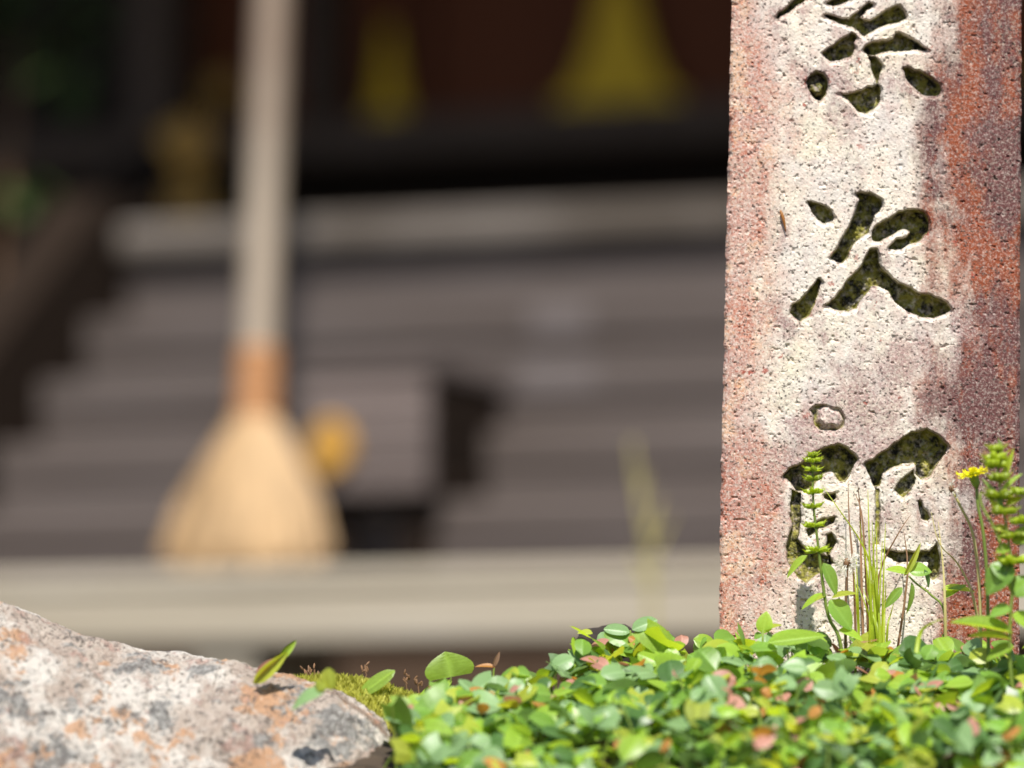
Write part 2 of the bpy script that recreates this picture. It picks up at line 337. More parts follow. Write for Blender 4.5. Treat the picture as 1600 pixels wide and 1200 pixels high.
# ------------------------------------------------------------------ carved stone post
def pts(s, ox, oy, k):
    L = [float(t) for t in s.replace(',', ' ').split()]
    return np.array([(ox + L[i] / k, oy + L[i + 1] / k) for i in range(0, len(L), 2)])
A = lambda s: pts(s, 1200, 0, 5.333); B = lambda s: pts(s, 1220, 280, 5.0); Cc = lambda s: pts(s, 1210, 620, 3.872)
STROKES = [
 (A('55 140 75 158 130 130 310 0 380 -60 300 -90 240 -30 170 30 85 95'), 9), (A('490 30 480 10 560 -30 700 -60 720 -20 690 10 540 48'), 8),
 (A('445 120 480 108 540 120 680 145 760 80 840 5 885 20 880 45 830 90 775 145 850 165 930 115 980 80 1060 45 1110 40 1150 100 1155 145 1100 180 1000 200 900 245 800 300 770 270 730 240 690 220 600 195 510 160'), 9),
 (A('445 435 500 395 600 330 700 262 740 275 760 310 735 350 735 390 715 440 690 470 600 505 520 512 480 490'), 10),
 (A('790 400 810 370 880 345 1040 310 1055 260 1090 255 1200 305 1270 350 1340 405 1310 425 1220 412 1090 420 950 430 880 450 820 445'), 10),
 (A('820 445 900 450 965 530 950 590 925 680 945 720 945 830 900 900 820 945 760 930 700 870 640 810 580 770 640 775 760 750 830 710 870 720 900 690 880 620 860 560 845 490'), 9),
 (A('310 670 350 620 400 588 470 600 495 640 508 700 490 780 430 842 380 820 345 770 320 710'), 10),
 (A('1115 565 1160 548 1260 575 1350 620 1430 690 1450 740 1430 785 1380 805 1290 790 1210 720 1140 650'), 10),
 (B('195 165 230 162 290 180 350 200 400 240 428 295 415 330 340 345 290 330 245 270'), 8),
 (B('580 105 630 90 690 97 740 125 790 155 800 200 780 245 740 280 720 340 700 380 690 420 620 460 590 490 545 560 540 600 490 660 440 650 385 605 440 530 520 380 580 260 600 190 605 150'), 11),
 (B('705 400 740 360 830 300 910 255 1000 225 1080 225 1130 245 1165 310 1160 400 1120 460 1060 490 1010 500 940 545 850 555 840 530 900 450 980 440 1000 410 960 390 900 410 830 450 770 480 720 480 700 440'), 11),
 (B('690 545 760 540 775 600 775 650 810 700 880 765 960 810 1080 870 1200 905 1310 950 1345 1020 1300 1050 1200 1085 1100 1075 1000 1040 900 960 840 880 770 830 710 830 650 920 590 1000 530 1035 450 1020 340 980 420 920 500 810 590 720 640 640'), 11),
 (B('300 765 322 790 300 900 250 1000 235 1060 150 1115 75 1035 90 975 150 940 210 870'), 9),
 (Cc('210 80 250 40 330 45 400 70 437 130 430 180 370 215 280 210 240 170 225 110'), 3.2),
 (Cc('48 480 90 430 180 380 220 340 290 300 380 282 440 300 480 340 507 380 480 430 460 480 430 520 390 510 350 460 300 460 270 500 240 540 180 570 130 570 90 520'), 11),
 (Cc('100 560 170 570 170 700 150 860 200 930 280 940 340 960 370 1000 330 1040 250 1080 190 1130 130 1090 80 1000 70 900 100 780 90 650'), 6),
 (Cc('300 580 370 570 380 610 340 635 300 610'), 6), (Cc('190 800 280 735 370 725 370 760 280 800 200 855'), 6),
 (Cc('315 830 350 810 385 880 370 900 340 950 365 1000 330 1010 310 930'), 8),
 (Cc('540 400 600 360 720 275 830 210 920 190 1000 230 1052 285 1040 340 990 410 940 480 890 500 860 470 840 400 780 400 700 430 660 470 640 540 600 545 560 460'), 12),
 (Cc('600 545 645 540 640 900 605 900'), 3.5), (Cc('725 560 760 500 840 440 865 490 830 570 780 615'), 6),
 (Cc('860 620 890 620 950 730 930 760 880 740'), 5),
 (Cc('655 920 760 930 940 930 985 880 1005 960 1000 1090 960 1115 920 1080 930 1000 840 1000 760 1010 680 970'), 9)]
def sdist(P, poly):
    """signed distance in px, positive inside"""
    d = np.full(len(P), 1e9); ins = np.zeros(len(P), bool); n = len(poly)
    for i in range(n):
        a = poly[i]; b = poly[(i + 1) % n]; e = b - a; L = e @ e
        if L < 1e-9: continue
        t = np.clip(((P - a) @ e) / L, 0, 1); q = P - a - t[:, None] * e
        d = np.minimum(d, q[:, 0] ** 2 + q[:, 1] ** 2)
        if a[1] != b[1]:
            c = ((a[1] > P[:, 1]) != (b[1] > P[:, 1])) & (P[:, 0] < (b[0] - a[0]) * (P[:, 1] - a[1]) / (b[1] - a[1]) + a[0]); ins ^= c
    d = np.sqrt(d); return np.where(ins, d, -d)
YF = 3.0; DP = 0.15
rows = np.concatenate([np.linspace(-1500, -120, 60), np.arange(-112, 1066, 1.5), np.linspace(1075, 1300, 20)])
NU = 318; us = np.linspace(0, 1, NU)
def edgeL(py): return np.interp(py, [-1500, 0, 300, 700, 1000, 1300], [1166, 1143.5, 1137, 1127.5, 1124, 1120])
def edgeR(py): return np.interp(py, [-1500, 0, 600, 1000, 1300], [1600, 1596.5, 1594, 1593, 1592])
PY, U = np.meshgrid(rows, us, indexing='ij')
eL = edgeL(PY) + 2.2 * fbm(PY / 22, PY * 0, 31, 4, 0.6); eR = edgeR(PY) + 1.6 * fbm(PY / 26, PY * 0, 37, 4, 0.6)
PX = eL + (eR - eL) * U
P = np.stack([PX.ravel(), PY.ravel()], 1)
jit = np.stack([fbm(P[:, 0] / 13, P[:, 1] / 13, 41, 3), fbm(P[:, 0] / 13, P[:, 1] / 13, 47, 3)], 1) * 2.6
depth = np.zeros(len(P)); carve = np.zeros(len(P)); lip = np.zeros(len(P))
for poly, D in STROKES:
    x0, y0 = poly.min(0) - 14; x1, y1 = poly.max(0) + 14
    k = np.where((P[:, 0] > x0) & (P[:, 0] < x1) & (P[:, 1] > y0) & (P[:, 1] < y1))[0]
    s = sdist(P[k] + jit[k], poly); s2 = sdist(P[k] + jit[k] * 1.2 - np.array([0.4, 3.4]), poly)
    ti = np.clip((s + 0.6) / 4.2, 0, 1); ti = ti * ti * (3 - 2 * ti)
    t = np.maximum(ti, 0.24 * np.clip((s2 + 3.0) / 4.0, 0, 1))              # lower arris worn to a bevel
    floor = 1 + 0.18 * fbm(P[k, 0] / 9, P[k, 1] / 9, 53, 3)
    depth[k] = np.maximum(depth[k], D * t * floor); carve[k] = np.maximum(carve[k], t * min(1, D / 7))
isl = sdist(P + jit, A('345 740 352 690 430 672 462 710 445 760 400 770'))
depth = np.where(isl > -3, np.minimum(depth, 10 - 7 * np.clip((isl + 3) / 5, 0, 1)), depth)
lump = np.clip((sdist(P + jit, Cc('262 70 330 52 395 90 420 140 380 188 300 190 255 140')) + 2) / 9, 0, 1)
depth = depth - 3.6 * lump * (1 + 0.3 * fbm(P[:, 0] / 8, P[:, 1] / 8, 61, 2))
carve = carve * (1 - 0.8 * lump)
# worn surface, rounded arrises, chips
depth += 0.45 * fbm(P[:, 0] / 40, P[:, 1] / 40, 71, 5, 0.6) + 0.16 * fbm(P[:, 0] / 4, P[:, 1] / 4, 77, 2)
for e in (P[:, 0] - eL.ravel(), eR.ravel() - P[:, 0]):
    q = np.clip(1 - e / 9.0, 0, 1); depth += 2.2 * q * q * (1 + 0.9 * fbm(P[:, 1] / 12, P[:, 0] * 0 + 5, 83, 3))
chip = np.clip(fbm(P[:, 0] / 7, P[:, 1] / 7, 91, 2) - 0.42, 0, 1); depth += 3.0 * chip
x, y, z = atnp(P[:, 0], P[:, 1], YF); y = y + depth * 1e-3
BASE = at(1360, 1034, YF); OX = Vector((BASE.x, YF, BASE.z))
V = np.stack([x - OX.x, y - OX.y, z - OX.z], 1).tolist()
NR = len(rows)
Fc = [[j * NU + i, (j + 1) * NU + i, (j + 1) * NU + i + 1, j * NU + i + 1] for j in range(NR - 1) for i in range(NU - 1)]
b0 = len(V)
for j in range(NR):
    for i in (0, NU - 1):
        v = V[j * NU + i]
        V.append([v[0] + (0.007 if i == 0 else -0.003), v[1] + DP * 0.5, v[2]]); V.append([v[0] + (0.013 if i == 0 else -0.006), DP, v[2]])
for j in range(NR - 1):
    a, c = b0 + 4 * j, b0 + 4 * (j + 1)
    Fc += [[j * NU, a, c, (j + 1) * NU], [a, a + 1, c + 1, c]]
    q, r_ = j * NU + NU - 1, (j + 1) * NU + NU - 1
    Fc += [[q, r_, c + 2, a + 2], [a + 2, c + 2, c + 3, a + 3], [a + 1, a + 3, c + 3, c + 1]]
tx = (V[0][0] + V[NU - 1][0]) / 2; V.append([tx, DP / 2, V[0][2] + 0.035]); tp = len(V) - 1     # low pyramid top
Fc += [[i, i + 1, tp] for i in range(NU - 1)] + [[NU - 1, b0 + 2, tp], [b0 + 2, b0 + 3, tp], [b0 + 3, b0 + 1, tp], [b0 + 1, b0, tp], [b0, 0, tp]]
me = mesh('stone_post', V, Fc, m_stone)
at_ = me.attributes.new('carve', 'FLOAT', 'POINT'); at_.data.foreach_set('value', np.concatenate([carve, np.zeros(len(V) - len(carve))]).astype(np.float32))
post = tag(link('stone_post', me, None, OX), 'weathered red-stained stone post with large carved characters, standing in ground cover', 'stone post')

# ------------------------------------------------------------------ boulder
SIL = [(-500, 1010), (-300, 925), (-150, 905), (0, 940), (45, 962), (100, 985), (160, 1001), (220, 1016), (300, 1026), (350, 1032), (400, 1046), (440, 1056), (480, 1066), (520, 1079), (560, 1098), (590, 1122), (612, 1150), (630, 1185), (645, 1230), (652, 1300)]
NXR, NVR = 420, 230
pxs = np.interp(np.linspace(0, 1, NXR), [0, 0.12, 0.9, 1], [-500, -30, 600, 652]); sil = np.interp(pxs, [a for a, _ in SIL], [b for _, b in SIL])
sil = np.convolve(np.pad(sil, 4, mode='edge'), np.ones(9) / 9, 'valid')
ang = np.interp(np.linspace(0, 1, NVR), [0, 0.22, 0.80, 1], [-80, -12, 62, 88]) * math.pi / 180
AA, PP = np.meshgrid(ang, pxs, indexing='ij'); SS = np.broadcast_to(sil, AA.shape)
rx, ry, rz = atnp(PP, SS, 2.945)
nz = 0.0075 * fbm(PP / 95, AA * 4.2, 101, 6, 0.58) + 0.0034 * np.abs(fbm(PP / 26, AA * 14, 113, 6, 0.66))
nz *= np.clip(np.abs(AA) * 7, 0.5, 1)
ry_, hz = 0.15, 0.30
yy = ry - (ry_ + nz * 2) * np.sin(AA) + 0 * PP; zz = rz - hz * (1 - np.cos(AA)) + nz * np.cos(AA)
xx = rx + 0.5 * nz - 0.05 * (1 - np.cos(AA)) * np.clip((PP - 400) / 250, 0, 1)
V = np.stack([xx, yy, zz], -1).reshape(-1, 3); RO = Vector((at(200, 1030, 2.93).x, 2.93, 0.30))
V = V - np.array(RO)
Fc = [[j * NXR + i, j * NXR + i + 1, (j + 1) * NXR + i + 1, (j + 1) * NXR + i] for j in range(NVR - 1) for i in range(NXR - 1)]
Fc += [[j * NXR + NXR - 1 for j in range(NVR)], [j * NXR for j in range(NVR)][::-1]]
tag(link('boulder', mesh('boulder', V.tolist(), Fc, m_rock, None, True), None, RO), 'rough pale boulder patched with orange and grey lichen', 'boulder')
def rock_top(px, dpy, Y=2.93):                                  # a point on the boulder crest
    return at(px, float(np.interp(px, pxs, sil)) + dpy, Y)

# dark stone half buried behind the leaves
def lump_stone(name, c, r, seed, mat, label, cat):
    n, m_ = 28, 18; V = []
    for i in range(m_ + 1):
        for k in range(n):
            a = math.pi * i / m_; t = 2 * math.pi * k / n
            d = Vector((math.sin(a) * math.cos(t), math.sin(a) * math.sin(t), math.cos(a)))
            f = 1 + 0.35 * float(fbm(np.array([d.x * 1.7 + seed]), np.array([d.z * 1.7 + d.y * 1.3]), seed, 4)[0])
            V.append(Vector((d.x * r[0], d.y * r[1], d.z * r[2])) * f)
    Fc = [[i * n + k, (i + 1) * n + k, (i + 1) * n + (k + 1) % n, i * n + (k + 1) % n] for i in range(m_) for k in range(n)]
    return tag(link(name, mesh(name, V, Fc, mat, None, False), None, c), label, cat)
lump_stone('dark_stone', at(952, 1022, 3.03), (0.024, 0.02, 0.0150), 5, m_darkrock, 'small dark stone peeking out behind the clover leaves beside the stone post', 'stone')

# ------------------------------------------------------------------ shrine
TH = R(21); BO = at(650, 350, 5.45); BO = Vector((BO.x, BO.y, 0))
TX = Vector((math.cos(TH), -math.sin(TH), 0)); TY = Vector((math.sin(TH), math.cos(TH), 0))
def BL(px, py, c):
    """photo pixel -> shrine-local x, z on the plane local y = c"""
    r = ray(px, py); o = CAM - BO; k = (c - o.dot(TY)) / r.dot(TY); q = o + r * k; return q.dot(TX), q.z
shrine = empty('shrine', BO, 'dark wooden shrine front with grey plank steps and gilt door fittings', 'shrine', None, -TH)
XL = BL(192, 400, 0.0)[0]; XR = XL + 1.9
zv0 = BL(650, 388, 0)[1]; zv1 = BL(650, 334, 0)[1]
MB().box(XL, XR, -0.018, 0.16, zv0, zv1, 0, 0.006).build('veranda_beam', W_EDGE, shrine)
for k in range(4):
    MB().box(XL - 0.0, XR, 0.163 + k * 0.145, 0.163 + k * 0.145 + 0.141, zv1 - 0.035, zv1 - 0.004, 0, 0.003).build('floor_board', W_EDGE, shrine)
# steps
NS = 5; zb = 0.615; rise = (zv0 - zb) / NS; run = 0.098
stairs = bpy.data.objects.new('stairs', None); COL.objects.link(stairs); stairs.parent = shrine
for k in range(NS + 1):
    zt = zv0 - k * rise; yk = -k * run
    if k: MB().box(XL + 0.004, XR, yk - 0.002, yk + run + 0.01, zt - rise * 0.55, zt, 0, 0.003).build('tread', W_GREY, stairs)
    if k < NS: MB().box(XL + 0.004, XR, yk + 0.002, yk + 0.03, zt - rise + 0.002, zt - (rise * 0.55 if k else 0) - 0.002, 0, 0.001).build('riser', W_GREY, stairs)
MB().box(XL + 0.004, XR, -NS * run + 0.02, -NS * run + 0.05, 0.0, zb - rise * 0.55, 0, 0.003).build('base_board', W_DARKZ, stairs)
for pxa, pya, pxb, pyb, kk in ((828, 476, 920, 528, 2), (812, 562, 930, 612, 3)):      # two thin paler boards set on the step fronts
    yk = -kk * run; a0 = BL(pxa, pyb, yk - 0.004); a1 = BL(pxb, pya, yk - 0.004)
    MB().box(a0[0], a1[0], yk - 0.0055, yk - 0.0025, a0[1], a1[1], 0, 0.0008).build('patch', W_PATCH, stairs)
# dark stringer beside the steps
yb = -NS * run - 0.12; zs = zb - rise * 1.3
mb = MB(); prof = [(0.10, zv1 + 0.03), (-0.03, zv1 + 0.03), (yb, zs + 0.10), (yb, 0), (0.10, 0)]
mb.add([(XL - 0.06, a, b) for a, b in prof] + [(XL, a, b) for a, b in prof], [[0, 1, 2, 3, 4], [9, 8, 7, 6, 5]] + [[i, 5 + i, 5 + (i + 1) % 5, (i + 1) % 5] for i in range(5)])
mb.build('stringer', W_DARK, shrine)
# under-floor boards and wall left of the steps
for k in range(9):
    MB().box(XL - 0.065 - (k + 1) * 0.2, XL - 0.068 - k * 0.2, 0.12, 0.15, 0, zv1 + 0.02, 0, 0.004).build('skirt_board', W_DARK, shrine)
# handrail with brass ends
ha = BL(305, 222, 0.30); hb = BL(-160, 500, 0.155)
rail = MB().tube([(ha[0], 0.30, ha[1]), (hb[0], 0.155, hb[1])], 0.026, 10).build('handrail', W_DARK, shrine)
d = Vector((ha[0] - hb[0], 0.145, ha[1] - hb[1])).normalized(); e = Vector((ha[0], 0.30, ha[1]))
MB().tube([e - d * 0.035, e + d * 0.012], 0.0285, 12).build('rail_cap', m_brass, rail)
for px_, yv in ((295, 0.30), (-120, 0.16)):
    q = BL(px_, 400, yv)[0]
    MB().box(q - 0.02, q + 0.02, yv, yv + 0.04, zv1 - 0.01, ha[1] - 0.02 if yv > 0.2 else zv1 + 0.03, 0, 0.004).build('rail_post', W_DARK, shrine)
q = BL(290, 310, 0.29); MB().box(q[0] - 0.024, q[0] + 0.024, 0.291, 0.297, q[1] - 0.02, q[1] + 0.02, 0, 0.001).build('post_band', m_brass, shrine)
# door wall
YD = 0.72
sill0, sill1 = BL(650, 246, YD - 0.06)[1], BL(650, 178, YD - 0.06)[1]
MB().box(-2.4, 2.4, YD - 0.07, YD + 0.05, sill0, sill1, 0, 0.006).build('door_sill', W_DARKZ, shrine)
MB().box(-2.4, 2.4, YD + 0.03, YD + 0.06, zv1 - 0.03, sill0, 0, 0.003).build('kick_board', W_DARK, shrine)
xd = [BL(px_, 100, YD)[0] for px_ in (390, 620, 1330)]
def door(x0, x1):
    d_ = MB().box(x0 + 0.002, x1 - 0.002, YD + 0.022, YD + 0.04, sill1 - 0.02, 2.05, 0, 0.002).build('door_panel', W_RED, shrine)
    for a, b in ((x0, x0 + 0.04), (x1 - 0.04, x1)):
        MB().box(a + 0.003, b - 0.003, YD, YD + 0.05, sill1 - 0.02, 2.05, 0, 0.003).build('stile', W_RED, d_)
wd = xd[2] - xd[1]
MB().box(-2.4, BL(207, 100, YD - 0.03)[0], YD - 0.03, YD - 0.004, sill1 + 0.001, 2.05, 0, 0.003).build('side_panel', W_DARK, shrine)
for k in range(-2, 3): door(xd[1] + k * wd, xd[1] + (k + 1) * wd)
def fitting(px_, py_, wb, h):
    """flared gilt plate, wide foot and narrow neck"""
    cx, cz = BL(px_, py_, YD - 0.02); s = 6.2 / F
    prof = [(0.5, 0.0), (0.49, 0.07), (0.36, 0.16), (0.27, 0.34), (0.20, 0.55), (0.14, 0.78), (0.08, 1.0)]
    poly = [(cx + a * wb * s, cz + b * h * s) for a, b in prof] + [(cx - a * wb * s, cz + b * h * s) for a, b in prof[::-1]]
    MB().prism(poly, YD - 0.012, YD - 0.004).build('gilt_plate', m_gold, shrine)
fitting(960, 168, 215, 215); fitting(600, 186, 74, 150)
fitting(1700, 145, 215, 215)
q = BL(335, 142, YD - 0.03); MB().blob((q[0], YD - 0.01, q[1]), (0.022, 0.012, 0.022), 12, 8).build('brass_boss', m_brass, shrine)
for px_, wpx in ((238, 62), (490, 34)):
    q = BL(px_, 100, YD - 0.08)[0]; hw = wpx / 2 * 6.2 / F
    MB().box(q - hw, q + hw, YD - 0.10, YD - 0.075 + 0.07, sill1 if wpx < 50 else zv1, 2.1, 0, 0.005).build('door_post', W_DARKZ, shrine)
for k in range(6):
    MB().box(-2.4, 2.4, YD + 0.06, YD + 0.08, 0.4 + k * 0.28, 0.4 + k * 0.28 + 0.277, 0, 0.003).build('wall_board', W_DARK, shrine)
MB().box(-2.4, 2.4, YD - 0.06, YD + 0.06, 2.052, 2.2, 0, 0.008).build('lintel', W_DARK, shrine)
# roof: eave that shades the doors
mb = MB(); rp = [(-0.62, 2.24), (-0.62, 2.30), (0.9, 3.0), (2.6, 2.25), (2.6, 2.19), (0.9, 2.9)]
mb.add([(-2.9, a, b) for a, b in rp] + [(2.9, a, b) for a, b in rp], [[0, 1, 2, 5], [5, 2, 3, 4], [6, 11, 8, 7], [11, 10, 9, 8]] + [[i, (i + 1) % 6, 6 + (i + 1) % 6, 6 + i] for i in range(6)])
mb.build('roof', m_tile, shrine)
for k in range(12):
    xk = -2.7 + k * 0.49
    MB().add([(xk, -0.60, 2.195), (xk + 0.05, -0.60, 2.195), (xk + 0.05, 0.85, 2.86), (xk, 0.85, 2.86), (xk, -0.60, 2.235), (xk + 0.05, -0.60, 2.235), (xk + 0.05, 0.85, 2.90), (xk, 0.85, 2.90)],
             [[0, 1, 2, 3], [7, 6, 5, 4], [0, 4, 5, 1], [1, 5, 6, 2], [2, 6, 7, 3], [3, 7, 4, 0]]).build('rafter', W_DARK, shrine)
for xk in (-2.35, 2.35):
    MB().box(xk - 0.07, xk + 0.07, YD - 0.05, YD + 0.09, 0, 2.6, 0, 0.01).build('corner_post', W_DARK, shrine)
MB().box(-2.4, 2.4, 2.3, 2.36, 0, 2.3).build('rear_wall', W_DARK, shrine)

# offering box on the steps
YB = -0.44
bx0, bz1 = BL(474, 566, YB); bx1, _ = BL(668, 566, YB); bz0 = BL(570, 800, YB)[1]
box = empty('offering_box', BO + TX * ((bx0 + bx1) / 2) + TY * YB + Vector((0, 0, bz0)), 'small wooden offering box with a round brass crest standing on the plank steps', 'offering box', None, -TH)
hw = (bx1 - bx0) / 2; hb_ = bz1 - bz0
nb = 4
for k in range(nb):
    z0 = 0.016 + k * (hb_ - 0.03) / nb; z1 = z0 + (hb_ - 0.03) / nb - 0.0015
    MB().box(-hw, hw, 0, 0.012, z0, z1, 0, 0.0015).build('front_board', W_BOX, box)
    for s in (-1, 1): MB().box(s * hw - (0.012 if s > 0 else 0), s * hw + (0 if s > 0 else 0.012), 0.0125, 0.19, z0, z1, 0, 0.0015).build('side_board', W_DARK if s > 0 else W_BOX, box)  # right side in darker wood: its shade is put into the colour
    MB().box(-hw, hw, 0.1905, 0.2025, z0, z1, 0, 0.0015).build('back_board', W_BOX, box)
MB().box(-hw - 0.004, hw + 0.004, -0.004, 0.206, hb_ - 0.0135, hb_, 0, 0.002).build('lid', W_BOX, box)
for sx_ in (-1, 1):
    for sy_ in (0.02, 0.17): MB().box(sx_ * (hw - 0.02) - 0.012, sx_ * (hw - 0.02) + 0.012, sy_, sy_ + 0.022, -0.12 if sy_ < 0.1 else -0.02, 0.0155, 0, 0.002).build('foot', W_DARK, box)
cxp, czp = BL(517, 700, YB); cx_ = cxp - (bx0 + bx1) / 2; cz_ = czp - bz0
mb = MB(); n_ = 28; mb.add([(cx_ + 0.023 * math.cos(2 * math.pi * k / n_), -0.001, cz_ + 0.027 * math.sin(2 * math.pi * k / n_)) for k in range(n_)] + [(cx_ + 0.019 * math.cos(2 * math.pi * k / n_), -0.009, cz_ + 0.023 * math.sin(2 * math.pi * k / n_)) for k in range(n_)],
   [[k, (k + 1) % n_, n_ + (k + 1) % n_, n_ + k] for k in range(n_)] + [[n_ + k for k in range(n_)]])
mb.build('brass_crest', m_brass, box)

# ------------------------------------------------------------------ low platform in front of the steps
YP = -0.72
pz1 = BL(650, 884, YP)[1]; pz0 = BL(650, 1004, YP)[1]
plat = empty('wooden_platform', BO + TY * YP, 'low pale bleached wooden platform running in front of the shrine steps', 'platform', None, -TH)
px0 = BL(-260, 900, YP)[0]; px1 = px0 + 2.0
MB().box(px0, px1, -0.006, 0.05, pz0, pz1 - 0.018, 0, 0.004).build('front_beam', W_PALE, plat)
for k in range(3):
    MB().box(px0 - 0.01, px1 + 0.01, -0.008 + k * 0.066, -0.008 + k * 0.066 + 0.064, pz1 - 0.017, pz1, 0, 0.003).build('plank', W_PALE, plat)
for px_ in (345, -200, 1500):
    q = BL(px_, 1010, YP)[0]
    for yy_ in (0.004, 0.14): MB().box(q - 0.03, q + 0.03, yy_, yy_ + 0.045, 0, pz0 - 0.001 if yy_ < 0.1 else pz1 - 0.018, 0, 0.003).build('leg', W_PALE, plat)

# ------------------------------------------------------------------ broom
bb = BL(388, 890, YP + 0.06); bo = BO + TX * bb[0] + TY * (YP + 0.06); bo.z = pz1 + 0.001
broom = empty('broom', bo, 'straw broom with long bare wooden handle standing upright on the pale platform', 'broom')
Yb = bo.y
hA = at(402, 560, Yb + 0.03) - bo; hB = at(425, 0, Yb + 0.10) - bo
hT = hA + (hB - hA) * ((2.18 - bo.z - hA.z) / (hB.z - hA.z))
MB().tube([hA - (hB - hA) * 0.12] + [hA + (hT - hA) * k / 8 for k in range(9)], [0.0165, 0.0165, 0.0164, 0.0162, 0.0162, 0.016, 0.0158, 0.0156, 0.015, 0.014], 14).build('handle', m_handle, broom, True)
nA = at(398, 672, Yb + 0.02) - bo; nB = at(404, 545, Yb + 0.03) - bo
for k in range(9):
    a = nA.lerp(nB, k / 9); b = nA.lerp(nB, (k + 0.93) / 9); r0 = 0.0205 - 0.0015 * k / 9
    MB().tube([a, a.lerp(b, 0.3), a.lerp(b, 0.7), b], [r0 * 0.95, r0, r0, r0 * 0.95], 14).build('binding', m_bind, broom, True)
mb = MB(); rr = random.Random(3)
for k in range(900):
    t = rr.random() * 2 * math.pi; q = math.sqrt(rr.random())
    p0 = nA + Vector((math.cos(t) * 0.018 * q, math.sin(t) * 0.018 * q, 0.012))
    ex = math.cos(t) * 0.0735 * q - 0.004; ey = math.sin(t) * 0.034 * q
    p3 = Vector((ex + rr.uniform(-.006, .006), ey, rr.uniform(0.0, 0.012)))
    if q > 0.9: p3.z += 0.01
    p1 = p0.lerp(p3, 0.33) + Vector((math.cos(t) * 0.004 * q, 0, 0)); p2 = p0.lerp(p3, 0.68) + Vector((math.cos(t) * 0.007 * q, 0, 0))
    mb.tube([p0, p1, p2, p3], [0.0011, 0.0013, 0.0012, 0.0008], 3, 0, False)
tag(mb.build('bristles', m_bristle, broom), None, None, None, 'stuff')

# ------------------------------------------------------------------ leaf meshes
def leafmesh(name, mat, W=0.38, shape='ovate', fold=0.18, curl=-0.15, notch=0.0, rows=7, wave=0.0):
    V = []; cols = [-1, -0.55, 0, 0.55, 1]
    for i in range(rows):
        t = i / (rows - 1)
        if shape == 'ovate': w_ = math.sin(math.pi * min(1, t ** 0.75 * 0.985 + 0.012)) ** 0.75
        elif shape == 'round': w_ = math.sqrt(max(0.0, 1 - (2 * t - 1) ** 2)) if 0 < t < 1 else 0.12
        elif shape == 'spade': w_ = math.sin(math.pi * (0.30 + 0.70 * t)) ** 0.8 if t < 0.999 else 0.02
        else: w_ = math.sin(math.pi * (0.06 + 0.93 * t)) ** 1.1
        for c in cols:
            z = fold * abs(c * w_ * W) + curl * t * t + wave * math.sin(t * 9 + c * 2) * 0.03
            yv = t - notch * (abs(c) ** 1.5) * (1 - t) ** 3 * 0.5
            V.append((c * w_ * W, yv, z))
    n = len(cols); Fc = [[i * n + k, i * n + k + 1, (i + 1) * n + k + 1, (i + 1) * n + k] for i in range(rows - 1) for k in range(n - 1)]
    me = mesh(name, V, Fc, mat, None, True)
    at2 = me.attributes.new('rib', 'FLOAT', 'POINT'); at2.data.foreach_set('value', [1 - abs(c) for i in range(rows) for c in cols])
    return me
PAL = [L_GREEN, L_BRIGHT, L_BLUE, L_YELLOW, L_DARK, L_ORANGE, L_PINK]
SHP = [dict(W=0.42, shape='round', fold=0.15, curl=-0.12), dict(W=0.40, shape='ovate', fold=0.25, curl=-0.2), dict(W=0.46, shape='spade', fold=0.12, curl=-0.25, notch=0.4), dict(W=0.36, shape='ovate', fold=0.45, curl=0.1), dict(W=0.47, shape='round', fold=0.05, curl=-0.3, wave=1)]
LM = {(a, b): leafmesh('leaf', PAL[b], **SHP[a]) for a in range(len(SHP)) for b in range(len(PAL))}
def frame(pos, d, nrm, s):
    d = Vector(d).normalized(); nrm = Vector(nrm); x_ = d.cross(nrm).normalized(); z_ = x_.cross(d).normalized()
    if isinstance(s, (int, float)): s = (s, s, s)
    M = Matrix(((x_.x * s[0], d.x * s[1], z_.x * s[2], pos[0]), (x_.y * s[0], d.y * s[1], z_.y * s[2], pos[1]), (x_.z * s[0], d.z * s[1], z_.z * s[2], pos[2]), (0, 0, 0, 1)))
    return M

